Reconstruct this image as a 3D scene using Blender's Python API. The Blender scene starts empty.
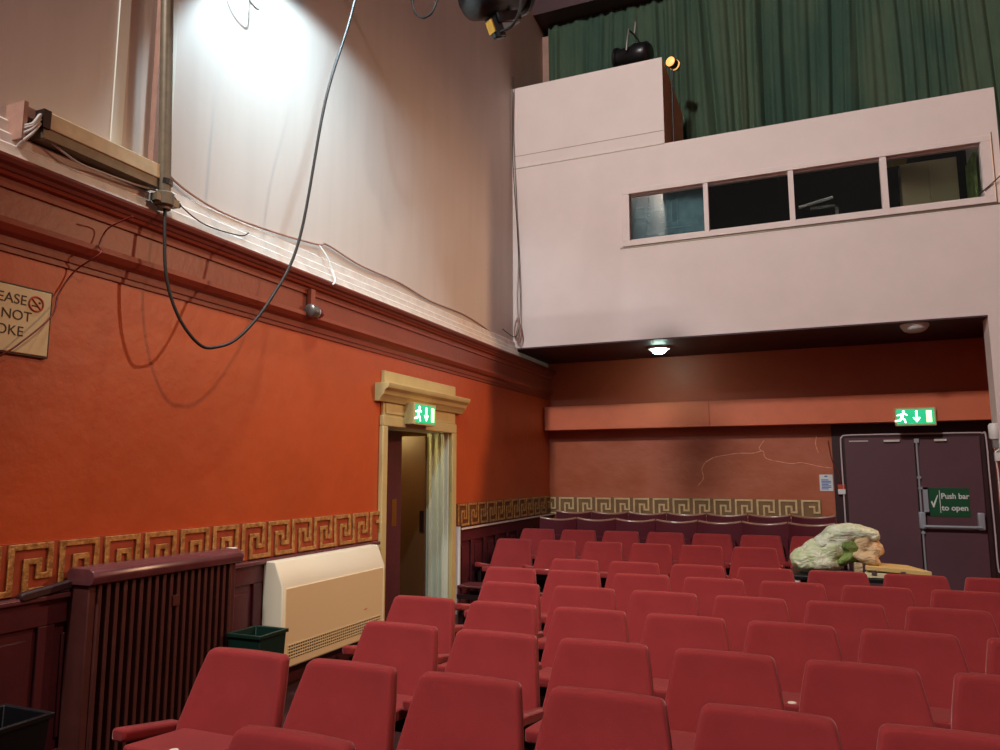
import bpy, bmesh, math, random
from mathutils import Vector, Matrix, noise
random.seed(7)
PI = math.pi
C = bpy.context.scene.collection
SC = bpy.context.scene

# ------------------------------------------------------------------ materials
def lin(c):
    return tuple(((v/255)/12.92 if v/255 <= .04045 else ((v/255+.055)/1.055)**2.4) for v in c)
def mat(name, rgb, rough=.6, metal=0, bump=0, bscale=40, var=0, vscale=3, sheen=0, spec=.5,
        emit=0, ecol=None, trans=0, alpha=1, rgb2=None, stretch=None):
    m = bpy.data.materials.new(name); m.use_nodes = True
    nt = m.node_tree; b = nt.nodes['Principled BSDF']
    c = lin(rgb)
    b.inputs['Base Color'].default_value = (*c, 1)
    b.inputs['Roughness'].default_value = rough
    b.inputs['Metallic'].default_value = metal
    b.inputs['Specular IOR Level'].default_value = spec
    if sheen:
        b.inputs['Sheen Weight'].default_value = sheen
        b.inputs['Sheen Roughness'].default_value = .35
        b.inputs['Sheen Tint'].default_value = (1, .55, .5, 1)
    if trans: b.inputs['Transmission Weight'].default_value = trans
    if alpha < 1: b.inputs['Alpha'].default_value = alpha
    if emit:
        b.inputs['Emission Color'].default_value = (*lin(ecol or rgb), 1)
        b.inputs['Emission Strength'].default_value = emit
    if bump or var:
        tc = nt.nodes.new('ShaderNodeTexCoord'); mp = nt.nodes.new('ShaderNodeMapping')
        nt.links.new(tc.outputs['Object'], mp.inputs['Vector'])
        if stretch: mp.inputs['Scale'].default_value = stretch
    if var:
        n = nt.nodes.new('ShaderNodeTexNoise'); n.inputs['Scale'].default_value = vscale
        n.inputs['Detail'].default_value = 6; n.inputs['Roughness'].default_value = .6
        nt.links.new(mp.outputs[0], n.inputs['Vector'])
        r = nt.nodes.new('ShaderNodeValToRGB')
        c2 = lin(rgb2) if rgb2 else tuple(v*(1-var) for v in c)
        r.color_ramp.elements[0].position = .35; r.color_ramp.elements[1].position = .65
        r.color_ramp.elements[0].color = (*c2, 1)
        r.color_ramp.elements[1].color = (*(c if rgb2 else tuple(min(1, v*(1+var*.5)) for v in c)), 1)
        nt.links.new(n.outputs['Fac'], r.inputs['Fac']); nt.links.new(r.outputs[0], b.inputs['Base Color'])
    if bump:
        n2 = nt.nodes.new('ShaderNodeTexNoise'); n2.inputs['Scale'].default_value = bscale
        n2.inputs['Detail'].default_value = 4
        nt.links.new(mp.outputs[0], n2.inputs['Vector'])
        bp = nt.nodes.new('ShaderNodeBump'); bp.inputs['Strength'].default_value = bump
        bp.inputs['Distance'].default_value = .02
        nt.links.new(n2.outputs['Fac'], bp.inputs['Height']); nt.links.new(bp.outputs[0], b.inputs['Normal'])
    return m

M = {}
M['orange'] = mat('orange_red_paint', (190, 80, 35), .42, var=.10, vscale=1.2, bump=.25, bscale=7)
M['cornice'] = mat('brick_red_gloss_paint', (144, 64, 42), .4, var=.12, vscale=2, bump=.1, bscale=20)
M['cornice_top'] = mat('deep_red_paint', (116, 46, 34), .42, var=.1, vscale=4)
M['cream_wall'] = mat('pale_pink_wall_paint', (208, 196, 186), .6, var=.04, vscale=1.5, bump=.06, bscale=5, stretch=(1, 3, .35))
M['ledge'] = mat('white_ledge_paint', (225, 215, 205), .55, var=.12, vscale=9)
M['plaster'] = mat('worn_brown_red_plaster', (190, 108, 82), .4, var=.3, vscale=1.1, bump=.35, bscale=4, rgb2=(174, 90, 56), stretch=(1, 1, 1.6))
M['beam'] = mat('salmon_red_paint', (216, 112, 76), .5, var=.06)
M['under'] = mat('rust_red_paint', (184, 84, 52), .5, var=.06)
M['maroon'] = mat('maroon_gloss_paint', (84, 36, 42), .35, var=.12, vscale=6, bump=.08, bscale=25)
M['maroon_dark'] = mat('dark_maroon_paint', (56, 28, 30), .5, var=.1)
M['maroon_rad'] = mat('dark_maroon_radiator_paint', (84, 44, 40), .4, var=.15, vscale=8)
M['cap'] = mat('dado_cap_paint', (104, 58, 62), .25, var=.2, vscale=10)
M['door'] = mat('aubergine_door_paint', (98, 62, 70), .5, var=.06, vscale=2, bump=.05)
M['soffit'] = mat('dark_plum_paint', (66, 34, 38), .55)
M['booth'] = mat('pink_white_booth_paint', (232, 216, 210), .6, var=.03, vscale=2, bump=.08, bscale=8)
M['bfloor'] = mat('dark_red_carpet', (60, 18, 20), .95, var=.3, vscale=60, bump=.3, bscale=200)
M['velvet'] = mat('red_velvet', (147, 51, 52), .85, var=.10, vscale=5, sheen=.7, spec=.12, bump=.15, bscale=300)
M['vinyl'] = mat('dark_maroon_leathercloth', (84, 16, 30), .65, spec=.25, bump=.1, bscale=80)
M['wood_rim'] = mat('polished_wood_rim', (168, 124, 104), .2, var=.2, vscale=12, spec=.9)
M['iron'] = mat('dark_cast_iron', (38, 20, 22), .45, metal=.3)
M['plate'] = mat('ivory_number_plate', (235, 225, 205), .4)
M['gold'] = mat('gold_paint', (204, 150, 84), .38, var=.45, vscale=25, rgb2=(140, 90, 44), bump=.3, bscale=60)
M['palegold'] = mat('pale_gold_paint', (222, 190, 140), .4, var=.15, vscale=20)
M['olive'] = mat('olive_brown_ground', (134, 102, 66), .5, var=.15, vscale=10)
M['darkground'] = mat('dark_brown_ground', (110, 62, 34), .5, var=.2, vscale=14)
M['groundL'] = mat('red_brown_ground', (172, 76, 46), .45, var=.2, vscale=10)
M['cream'] = mat('warm_lit_enamel', (228, 200, 154), .4, spec=.4)  # heater front: warm light from the right put into the colour
M['creamtop'] = mat('cool_lit_enamel', (232, 222, 196), .4)  # heater casing: cool light from above put into the colour
M['grille'] = mat('dark_grille_void', (70, 62, 56), .6)
M['casing'] = mat('mustard_cream_paint', (206, 182, 124), .4, var=.08, vscale=5, bump=.06)
M['jamb'] = mat('yellow_green_cream_paint', (226, 224, 200), .45, var=.04)
M['browndoor'] = mat('brown_varnished_door', (104, 66, 38), .45, var=.15, vscale=4, stretch=(1, 1, .2))
M['brass'] = mat('brass', (190, 140, 60), .3, metal=.9)
M['steel'] = mat('grey_steel', (170, 168, 168), .35, metal=.6)
M['silver'] = mat('silver_painted_metal', (176, 178, 186), .35, metal=.3)
M['pipe'] = mat('weathered_grey_brown_pipe', (122, 110, 92), .45, metal=.35, var=.15, vscale=15)
M['conduit'] = mat('pale_pink_conduit', (214, 194, 194), .4)
M['white'] = mat('white_plastic', (232, 230, 226), .4)
M['black'] = mat('black_metal', (22, 22, 25), .35)
M['blackcable'] = mat('black_rubber', (24, 20, 20), .5)
M['greycable'] = mat('grey_cable', (196, 190, 184), .5)
M['redcable'] = mat('red_brown_cable', (120, 36, 24), .5)
M['trunk'] = mat('yellowed_trunking', (214, 194, 156), .45, var=.12, vscale=12)
M['timber'] = mat('pinkish_timber_batten', (168, 128, 112), .6, var=.15, vscale=8)
M['batten'] = mat('pale_batten', (222, 222, 210), .6)
M['curtain'] = mat('bottle_green_drape', (84, 100, 80), .9, sheen=.1, spec=.1, var=.22, vscale=.8, stretch=(1.4, 1, .5), rgb2=(60, 84, 72))
M['curtain'].node_tree.nodes['Principled BSDF'].inputs['Sheen Tint'].default_value = (.5, 1, .7, 1)
M['green_plastic'] = mat('dark_green_plastic', (16, 44, 36), .4)
M['black_plastic'] = mat('black_plastic', (18, 18, 22), .4)
M['signboard'] = mat('cream_signboard', (222, 202, 156), .5, var=.05, vscale=8)
M['letters'] = mat('dark_brown_lettering', (60, 40, 24), .6)
M['signred'] = mat('red_sign_ink', (190, 70, 50), .6)
M['signgreen'] = mat('green_sign', (22, 84, 50), .45)
M['greenlit'] = mat('lit_green_sign', (20, 140, 90), .5, emit=.95, ecol=(40, 190, 130))
M['whitelit'] = mat('lit_white_pictogram', (250, 255, 250), .5, emit=3.2, ecol=(240, 255, 245))
M['creamlit'] = mat('lit_pictogram_door', (255, 240, 180), .5, emit=2.0, ecol=(255, 236, 170))
M['lamp_on'] = mat('lit_lamp_diffuser', (230, 255, 240), .4, emit=50, ecol=(214, 255, 236))
M['amber_on'] = mat('lit_amber_lens', (255, 200, 120), .4, emit=1.1, ecol=(255, 176, 100))
M['yellow_on'] = mat('lit_corridor_tube', (250, 230, 120), .4, emit=5, ecol=(252, 236, 130))
M['blue_ink'] = mat('blue_ink', (60, 110, 190), .5)
M['paper'] = mat('paper', (225, 228, 226), .6)
M['glass'] = mat('window_glass', (235, 245, 245), .02, trans=1, spec=.5)
M['glass'].node_tree.nodes['Principled BSDF'].inputs['IOR'].default_value = 1.45
M['teal'] = mat('teal_reflection', (84, 128, 138), .5, var=.3, vscale=5, rgb2=(58, 100, 112))  # reflection in the first booth pane, put into the colour
M['tealline'] = mat('pale_teal_reflection', (110, 150, 160), .5)  # paler streaks of the same pane reflection
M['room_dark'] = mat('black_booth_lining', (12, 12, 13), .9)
M['beige'] = mat('beige_cupboard_laminate', (206, 186, 150), .5)
M['box_peach'] = mat('peach_board_edge', (206, 168, 142), .6)
M['bag'] = mat('translucent_pale_plastic', (242, 242, 212), .28, var=.3, vscale=7, rgb2=(190, 206, 146), spec=.6)
M['bagwhite'] = mat('milky_white_plastic', (240, 242, 218), .22, var=.15, vscale=10, rgb2=(204, 216, 176), spec=.6)
M['greencloth'] = mat('leaf_green_cloth', (160, 180, 100), .8, var=.3, vscale=8, rgb2=(104, 128, 60))
M['tancloth'] = mat('tan_cloth', (220, 190, 146), .85, var=.2, vscale=9)
M['casewood'] = mat('pale_pine', (226, 192, 122), .45, var=.1, vscale=5, stretch=(.3, 3, 3))
M['casecream'] = mat('pale_cream_board', (226, 214, 168), .5)
M['olivedark'] = mat('dark_olive_metal', (60, 56, 30), .6)
M['grey_lens'] = mat('dark_glass_lens', (40, 54, 66), .08, spec=1)
M['aluminium'] = mat('dull_aluminium', (130, 124, 118), .35, metal=.7)
M['red_dome'] = mat('dark_red_dome', (110, 24, 26), .25)
M['scratch'] = mat('exposed_pink_plaster', (222, 150, 120), .6)

# crazed flaking plaster lines on the rear wall
def add_cracks(m, rgb):
    nt = m.node_tree; b = nt.nodes['Principled BSDF']
    tc = nt.nodes.new('ShaderNodeTexCoord')
    n = nt.nodes.new('ShaderNodeTexNoise'); n.inputs['Scale'].default_value = .9; n.inputs['Detail'].default_value = 5
    n.inputs['Distortion'].default_value = .6
    nt.links.new(tc.outputs['Object'], n.inputs['Vector'])
    r = nt.nodes.new('ShaderNodeValToRGB')
    e = r.color_ramp.elements
    e[0].position = .485; e[0].color = (0, 0, 0, 1); e[1].position = .515; e[1].color = (0, 0, 0, 1)
    k = r.color_ramp.elements.new(.5); k.color = (.55, .55, .55, 1)
    mx = nt.nodes.new('ShaderNodeMix'); mx.data_type = 'RGBA'
    src = b.inputs['Base Color'].links[0].from_socket
    nt.links.new(n.outputs['Fac'], r.inputs['Fac']); nt.links.new(r.outputs[0], mx.inputs[0])
    nt.links.new(src, mx.inputs[6]); mx.inputs[7].default_value = (*lin(rgb), 1)
    nt.links.new(mx.outputs[2], b.inputs['Base Color'])


# ------------------------------------------------------------------ geometry helpers
class MB:
    def __init__(s): s.v = []; s.f = []
    def add(s, vs, fs):
        o = len(s.v); s.v += [tuple(v) for v in vs]; s.f += [tuple(i+o for i in f) for f in fs]; return s
    def box(s, x0, x1, y0, y1, z0, z1):
        return s.add([(x0,y0,z0),(x1,y0,z0),(x1,y1,z0),(x0,y1,z0),(x0,y0,z1),(x1,y0,z1),(x1,y1,z1),(x0,y1,z1)],
              [(0,3,2,1),(4,5,6,7),(0,1,5,4),(1,2,6,5),(2,3,7,6),(3,0,4,7)])
    def prism(s, poly, fn, a, b):      # poly: list of 2D points, fn(u,v,w) -> xyz, extruded from w=a to w=b
        n = len(poly)
        vs = [fn(u, v, a) for u, v in poly] + [fn(u, v, b) for u, v in poly]
        fs = [tuple(range(n))[::-1], tuple(range(n, 2*n))]
        fs += [(i, (i+1) % n, n+(i+1) % n, n+i) for i in range(n)]
        return s.add(vs, fs)
    def tube(s, pts, r, n=8, closed=False):
        pts = [Vector(p) for p in pts]; rings = []
        N = len(pts); up = None
        rr = r if isinstance(r, (list, tuple)) else [r]*N
        for i, p in enumerate(pts):
            t = (pts[min(i+1, N-1)] - pts[max(i-1, 0)]).normalized()
            if up is None:
                up = Vector((0,0,1)) if abs(t.z) < .9 else Vector((1,0,0))
            a = t.cross(up).normalized(); b = a.cross(t).normalized(); up = b
            rings.append([p + (a*math.cos(2*PI*k/n) + b*math.sin(2*PI*k/n))*rr[i] for k in range(n)])
        vs = [v for ring in rings for v in ring]; fs = []
        for i in range(N-1):
            for k in range(n):
                fs.append((i*n+k, i*n+(k+1) % n, (i+1)*n+(k+1) % n, (i+1)*n+k))
        fs.append(tuple(range(n))[::-1]); fs.append(tuple((N-1)*n+k for k in range(n)))
        return s.add(vs, fs)
    def lathe(s, prof, c, axis='z', n=20):   # prof: (r, h) list
        vs = []; fs = []
        c = Vector(c)
        for r, h in prof:
            for k in range(n):
                a = 2*PI*k/n; u, v = r*math.cos(a), r*math.sin(a)
                vs.append(c + (Vector((u, v, h)) if axis == 'z' else Vector((h, u, v)) if axis == 'x' else Vector((v, h, u))))
        for i in range(len(prof)-1):
            for k in range(n):
                fs.append((i*n+k, i*n+(k+1) % n, (i+1)*n+(k+1) % n, (i+1)*n+k))
        fs.append(tuple(range(n))[::-1]); fs.append(tuple((len(prof)-1)*n+k for k in range(n)))
        return s.add(vs, fs)
    def build(s, name, m, parent=None, bevel=0, segs=2, smooth=False, loc=None):
        me = bpy.data.meshes.new(name); me.from_pydata(s.v, [], s.f); me.update()
        bm = bmesh.new(); bm.from_mesh(me); bmesh.ops.recalc_face_normals(bm, faces=bm.faces); bm.to_mesh(me); bm.free()
        me.materials.append(m)
        o = bpy.data.objects.new(name, me); C.objects.link(o)
        if parent: o.parent = parent
        if loc: o.location = loc
        if bevel:
            b = o.modifiers.new('Bevel', 'BEVEL'); b.width = bevel; b.segments = segs; b.limit_method = 'ANGLE'
        if smooth or bevel:
            for p in me.polygons: p.use_smooth = True
            me.set_sharp_from_angle(angle=math.radians(50 if not bevel else 80))
        return o
def thing(name, label, cat, loc=(0,0,0), group=None, rotz=0):
    o = bpy.data.objects.new(name, None); C.objects.link(o); o.location = loc; o.rotation_euler = (0,0,rotz)
    o.empty_display_size = .1
    o['label'] = label; o['category'] = cat
    if group: o['group'] = group
    return o
def tag(o, label, cat, group=None, kind=None):
    o['label'] = label; o['category'] = cat
    if group: o['group'] = group
    if kind: o['kind'] = kind
    return o
def struct(o, label=None, cat=None):
    o['kind'] = 'structure'
    if label: o['label'] = label
    if cat: o['category'] = cat
    return o
def text(name, body, size, m, matrix, parent=None, depth=.002, align='LEFT', sx=1, bold=0):
    cu = bpy.data.curves.new(name, 'FONT'); cu.body = body; cu.size = size; cu.extrude = depth
    cu.align_x = align; cu.offset = bold
    o = bpy.data.objects.new(name, cu); C.objects.link(o)
    bpy.context.view_layer.update()
    dg = bpy.context.evaluated_depsgraph_get()
    me = bpy.data.meshes.new_from_object(o.evaluated_get(dg))
    bpy.data.objects.remove(o)
    for v in me.vertices: v.co = matrix @ Vector((v.co.x*sx, v.co.y, v.co.z))
    me.materials.clear(); me.materials.append(m)
    o = bpy.data.objects.new(name, me); C.objects.link(o)
    if parent: o.parent = parent
    return o
def bez(pts, n=8):     # Catmull-Rom through points
    P = [Vector(p) for p in pts]; out = []
    for i in range(len(P)-1):
        a = P[max(i-1, 0)]; b = P[i]; c = P[i+1]; d = P[min(i+2, len(P)-1)]
        for k in range(n):
            t = k/n
            out.append(.5*((2*b)+(c-a)*t+(2*a-5*b+4*c-d)*t*t+(3*b-a-3*c+d)*t**3))
    out.append(P[-1]); return out
def rrect(w, h, r, n=4, x=0, y=0):
    pts = []
    for cx, cy, a0 in ((w/2-r, h/2-r, 0), (-w/2+r, h/2-r, 90), (-w/2+r, -h/2+r, 180), (w/2-r, -h/2+r, 270)):
        for k in range(n+1):
            a = math.radians(a0+90*k/n); pts.append((x+cx+r*math.cos(a), y+cy+r*math.sin(a)))
    return pts

XW, YB = -4.1, 12.0
# ------------------------------------------------------------------ the setting
struct(MB().box(-6.2, 7.5, -4, YB+.2, -.1, 0).build('floor', M['bfloor']))
# left wall with a doorway (y 6.62..8.22, z 0..2.26)
w = MB()
w.box(XW-.3, XW, -4, 6.62, 0, 3.3).box(XW-.3, XW, 8.22, YB+.2, 0, 3.3).box(XW-.3, XW, 6.62, 8.22, 2.26, 3.3)
struct(w.build('wall_left', M['orange']))
struct(MB().box(XW-.3, XW, -4, YB+.2, 3.3, 12).build('wall_left_upper', M['cream_wall']))
w = MB().box(-4.4, .32, YB, YB+.2, 0, 2.45).build('wall_back', M['plaster']); struct(w)
struct(MB().box(-4.1, 7.5, YB, YB+.2, 2.45, 3.66).build('wall_back_upper', M['under']))
struct(MB().box(.32, 7.5, YB-.02, YB+.2, 0, 2.45).build('wall_back_door_surround', M['maroon_dark']))
struct(MB().box(-4.4, 7.5, YB, YB+.2, 3.66, 12).build('wall_back_top', M['maroon_dark']))
struct(MB().box(7.5, 7.7, -4, YB+.2, 0, 12).build('wall_right', M['orange']))
struct(MB().box(-4.4, 7.7, -4, YB+.2, 12, 12.2).build('ceiling', M['maroon_dark']))
# low platforms under the last rows
struct(MB().box(-4.06, .4, 9.62, YB, 0, .07).build('floor_step', M['bfloor']))
struct(MB().box(-4.06, .4, 10.5, YB, .07, .15).build('floor_step_upper', M['bfloor']))
ck = MB()
for path in ([(-1.52,1.86),(-1.4,1.93),(-1.28,1.96),(-1.01,2.0),(-.8,2.0),(-.65,2.03),(-.63,1.95),(-.56,1.9),(-.27,1.84),(-.1,1.85),(.15,1.79),(.3,1.77)], [(-1.52,1.86),(-1.57,1.75),(-1.55,1.62),(-1.64,1.5)], [(.12,2.25),(.1,2.12),(.13,2.0)], [(-.62,2.2),(-.7,2.08),(-.66,2.03)]):
    ck.tube(bez([(x, YB+.004, z) for x, z in path], 4), [.005+.005*abs(math.sin(k*1.3)) for k in range((len(path)-1)*4+1)], 6)
ck.build('plaster_crack', M['scratch'], bpy.data.objects['wall_back'])
# beam across the rear wall
struct(MB().box(XW+.02, 2.6, 11.7, YB, 2.41, 2.81).build('trim_1', M['beam'], bevel=.008))
MB().box(-1.395, -1.385, 11.693, 11.70, 2.42, 2.80).build('beam_joint', M['under'], bpy.data.objects['trim_1'])
# corner strip beside drape
struct(MB().box(-4.1, -3.98, 11.86, 12, 3.7, 9.6).build('trim_2', M['timber']))
# dark valance at the head of the drapes
struct(MB().box(-4.1, 7.5, 11.35, 12, 9.72, 12).build('trim_3', M['soffit']))

# cornice on left wall: profile (p, z) extruded along y
def along_y(p, z, y): return (XW+p, y, z)
prof = [(0,3.45),(.14,3.45),(.14,3.43),(.10,3.35),(.075,3.34),(.07,3.315),(.072,3.29),(.055,3.285),(.055,3.125),(.09,3.12),(.095,3.085),(.07,3.05),(.035,3.03),(.03,2.985),(.018,2.98),(.016,2.95),(0,2.945)]
cor = MB().prism(prof, along_y, -4, YB).build('trim_4', M['cornice'], bevel=0)
struct(cor)
cp = MB().prism([(0,3.452),(.147,3.452),(.15,3.435),(.142,3.41),(.125,3.395),(.118,3.375),(.10,3.362),(0,3.362)], along_y, -4, YB-.005).build('cornice_top_moulding', M['cornice_top'], cor)
# white sloping ledge over the cornice
led = MB().prism([(0,3.452),(.125,3.452),(.12,3.475),(.10,3.48),(.095,3.53),(.075,3.545),(.07,3.60),(.03,3.625),(.028,3.69),(.012,3.705),(0,3.71)], along_y, -4, 10.34).build('trim_5', M['ledge'])
struct(led)

# ------------------------------------------------------------------ wainscot with sunk panels
def wainscot(name, y0, y1, npan):
    o = MB().box(XW, XW+.03, y0, y1, 0, 1.0)
    H = 1.0
    o.box(XW+.03, XW+.055, y0, y1, .86, H).box(XW+.03, XW+.055, y0, y1, .0, .16)
    pw = (y1-y0)/npan
    for i in range(npan+1):
        yc = y0+i*pw
        o.box(XW+.03, XW+.055, max(y0, yc-.05), min(y1, yc+.05), .16, .86)
    for i in range(npan):
        a, b = y0+i*pw+.075, y0+(i+1)*pw-.075
        o.box(XW+.03, XW+.045, a+.03, b-.03, .22, .80)
    r = struct(o.build(name, M['maroon'], bevel=.006))
    MB().box(XW, XW+.085, y0, y1, 1.0, 1.035).build('dado_cap', M['cap'], r, bevel=.01)
    return r
wainscot('trim_6', -4, 6.5, 24)
wr = wainscot('trim_7', 8.37, YB, 9)
MB().box(XW, XW+.07, 8.345, 8.37, .0, 1.05).build('white_edge_strip', M['white'], wr)
MB().box(XW+.085, XW+.09, 8.37, YB, 1.012, 1.034).build('pale_cap_edge', M['ledge'], wr)

# ------------------------------------------------------------------ Greek key frieze
def meander(mb, fn, s0, pitch, n, z0, h, w, t, d):
    zb, zt = z0+t/2, z0+h-t/2; zi, zm = z0+h*.64, z0+h*.34
    P = []
    for i in range(n):
        s = s0+i*pitch; l, r_ = s+t/2, s+w-t/2; i1, i2 = s+w*.40, s+w*.68
        P += [(l, zb), (l, zt), (r_, zt), (r_, zm), (i2, zm), (i2, zi), (i1, zi), (i1, zb)]
    P.pop()
    Lf, Rt = [], []
    for k, p in enumerate(P):
        d0 = Vector(p)-Vector(P[k-1]) if k else Vector(P[1])-Vector(P[0])
        d1 = Vector(P[k+1])-Vector(p) if k < len(P)-1 else d0
        d0.normalize(); d1.normalize()
        n0 = Vector((-d0.y, d0.x)); n1 = Vector((-d1.y, d1.x))
        m_ = n0 if (n0-n1).length < 1e-6 else n0+n1
        Lf.append(Vector(p)+m_*t/2); Rt.append(Vector(p)-m_*t/2)
    N = len(P); vs = []
    for q in (0, d):
        vs += [fn(v.x, v.y, q) for v in Lf]+[fn(v.x, v.y, q) for v in Rt]
    fs = []
    for k in range(N-1):
        a, b, c_, e = k, k+1, N+k+1, N+k
        fs += [(a, b, c_, e), (2*N+a, 2*N+e, 2*N+c_, 2*N+b), (a, 2*N+a, 2*N+b, b), (e, c_, 2*N+c_, 2*N+e)]
    fs += [(0, N, 3*N, 2*N), (N-1, 3*N-1, 4*N-1, 2*N-1)]
    mb.add(vs, fs)
def keyL(s, z, w_): return (XW+.014+w_, min(s, YB-.03), z)
def keyB(s, z, w_): return (max(s, XW+.02), YB-.014-w_, z)
g = struct(MB().box(XW, XW+.014, -1.2, 6.56, 1.04, 1.33).build('trim_8', M['groundL']))
k = MB(); meander(k, keyL, -1.16, .302, 26, 1.045, .28, .262, .034, .016); k.build('greek_key_relief', M['gold'], g, bevel=.004)
g = struct(MB().box(XW, XW+.014, 8.37, YB, 1.04, 1.33).build('trim_9', M['darkground']))
k = MB(); meander(k, keyL, 8.4, .302, 12, 1.045, .28, .262, .030, .012); k.build('greek_key_relief', M['gold'], g, bevel=.003)
g = struct(MB().box(XW+.02, .13, YB-.014, YB, 1.0, 1.31).build('trim_10', M['olive']))
k = MB(); meander(k, keyB, -4.2455, .3155, 14, 1.02, .28, .26, .028, .012); k.build('greek_key_relief', M['palegold'], g, bevel=.003)

# ------------------------------------------------------------------ side doorway in left wall
do = struct(MB().box(XW-.3, XW, 8.16, 8.22, 0, 2.2).box(XW-.3, XW, 6.62, 6.68, 0, 2.2).box(XW-.3, XW, 6.62, 8.22, 2.2, 2.26)
    .box(XW-.25, XW-.22, 8.13, 8.16, 0, 2.2).box(XW-.16, XW-.13, 8.14, 8.16, 0, 2.2).box(XW-.08, XW-.05, 8.135, 8.16, 0, 2.2).build('door_1', M['jamb'], bevel=.004))
c = MB()
c.box(XW, XW+.05, 6.56, 6.66, 0, 2.2).box(XW, XW+.05, 8.18, 8.29, 0, 2.2).box(XW, XW+.05, 6.56, 8.29, 2.2, 2.31)
c.box(XW, XW+.035, 6.58, 8.28, 2.31, 2.47)
c.build('door_casing', M['casing'], do, bevel=.008)
c = MB()
cpf = [(0,2.45),(.06,2.45),(.075,2.49),(.11,2.52),(.12,2.56),(.16,2.585),(.17,2.62),(.17,2.64),(0,2.64)]
c.prism(cpf, along_y, 6.46, 8.44); c.build('cornice_hood', M['casing'], do, bevel=.004)
MB().box(XW, XW+.045, 6.58, 8.26, 2.64, 2.78).build('top_board', M['casing'], do, bevel=.004)
MB().box(XW+.035, XW+.045, 6.62, 7.05, 2.33, 2.44).build('raised_panel', M['casing'], do, bevel=.004)
# closed leaf (dark red) and open leaf (brown)
lf = MB().box(XW-.3, XW-.255, 6.68, 7.47, .01, 2.19).build('closed_leaf', M['maroon'], do, bevel=.005)
MB().box(XW-.255, XW-.25, 7.26, 7.36, 1.12, 1.42).build('push_plate', M['brass'], lf)
lf = MB().box(XW-1.08, XW-.3, 8.12, 8.165, .01, 2.17).build('open_leaf', M['browndoor'], do, bevel=.005)
MB().box(XW-.36, XW-.305, 8.105, 8.12, 1.0, 1.25).build('lock_plate', M['iron'], lf)
# corridor beyond
cor_ = struct(MB().box(-6.2, -6.1, 5.5, 9.6, 0, 2.7).box(-6.1, -4.4, 9.5, 9.6, 0, 2.7).box(-6.1, -4.4, 5.5, 5.6, 0, 2.7).build('wall_corridor', M['browndoor']))
struct(MB().box(-6.2, -4.4, 5.5, 9.6, 2.6, 2.7).build('ceiling_corridor', M['casing']))
t = thing('ceiling_light', 'yellow lit tube light glimpsed in the corridor through the doorway', 'light', (-4.75, 7.85, 2.42))
MB().box(-.12, .12, -.2, .25, .04, .18).build('light_housing', M['casing'], t, bevel=.01)
MB().box(-.10, .10, -.18, .23, 0, .04).build('diffuser', M['yellow_on'], t, bevel=.01)

# ------------------------------------------------------------------ exit signs
def exit_sign(label, origin, U, V, N, w, h, d):
    t = thing('exit_sign', label, 'exit sign', origin, 'illuminated green exit signs')
    U, V, N = Vector(U), Vector(V), Vector(N)
    fn = lambda u, v, q: U*u+V*v+N*q
    MB().prism(rrect(w, h, .008, 2), fn, -d, -.003).build('housing', M['casing'], t)
    MB().prism([(-w*.46, -h*.42), (w*.46, -h*.42), (w*.46, h*.42), (-w*.46, h*.42)], fn, -.003, 0).build('green_panel', M['greenlit'], t)
    p = MB()
    def poly(pts): p.prism([(x*h, y*h) for x, y in pts], fn, 0, .004)
    o = -.62*w/h/.9*.45
    # running figure
    poly([(o+.05+.07*math.cos(a*PI/4), .28+.07*math.sin(a*PI/4)) for a in range(8)])
    poly([(o-.12,.16),(o+.08,.2),(o+.02,-.06),(o-.1,-.06)])
    poly([(o+.0,.18),(o+.22,.06),(o+.24,.11),(o+.04,.24)])
    poly([(o-.1,.16),(o-.3,.1),(o-.3,.05),(o-.08,.08)])
    poly([(o-.06,-.02),(o+.12,-.14),(o+.16,-.34),(o+.09,-.34),(o+.05,-.18),(o-.1,-.1)])
    poly([(o-.1,-.02),(o-.18,-.16),(o-.4,-.2),(o-.4,-.27),(o-.12,-.24),(o-.02,-.06)])
    # down arrow
    poly([(-.05+.06,.32),(.05+.06,.32),(.05+.06,-.05),(.2+.06,-.05),(.06,-.32),(-.2+.06,-.05),(-.05+.06,-.05)])
    p.build('pictogram', M['whitelit'], t)
    q = MB(); x0 = .33*w
    q.prism([(x0-.13*h, -.32*h), (x0+.13*h, -.32*h), (x0+.13*h, .32*h), (x0-.13*h, .32*h)], fn, 0, .004)
    q.build('door_symbol', M['creamlit'], t)
    return t
exit_sign('green lit exit sign mounted on the cream door hood', (-3.93, 7.25, 2.36), (0,1,0), (0,0,1), (1,0,0), .5, .24, .13)
exit_sign('green lit exit sign on the salmon beam over the double doors', (1.39, 11.62, 2.475), (1,0,0), (0,0,1), (0,-1,0), .5, .25, .08)

# ------------------------------------------------------------------ double exit doors
dd = struct(MB().box(.46, 2.24, YB-.05, YB-.02, .0, 2.235).build('door_2', M['maroon_dark']))
l1 = MB().box(.49, 1.385, YB-.085, YB-.05, .01, 2.2).build('left_leaf', M['door'], dd, bevel=.006)
l2 = MB().box(1.40, 2.18, YB-.085, YB-.05, .01, 2.2).build('right_leaf', M['door'], dd, bevel=.006)
MB().tube([(1.41, YB-.11, .02), (1.41, YB-.11, 2.16)], .013).box(1.38, 1.44, YB-.13, YB-.085, 2.12, 2.18).box(1.385, 1.435, YB-.13, YB-.085, 1.62, 1.65).box(1.385, 1.435, YB-.13, YB-.085, .86, .89).build('vertical_bolt', M['silver'], dd)
MB().box(1.37, 1.45, YB-.17, YB-.085, .93, 1.16).box(2.07, 2.15, YB-.17, YB-.085, .93, 1.16).build('panic_bar_bracket', M['silver'], dd, bevel=.012)
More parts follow.
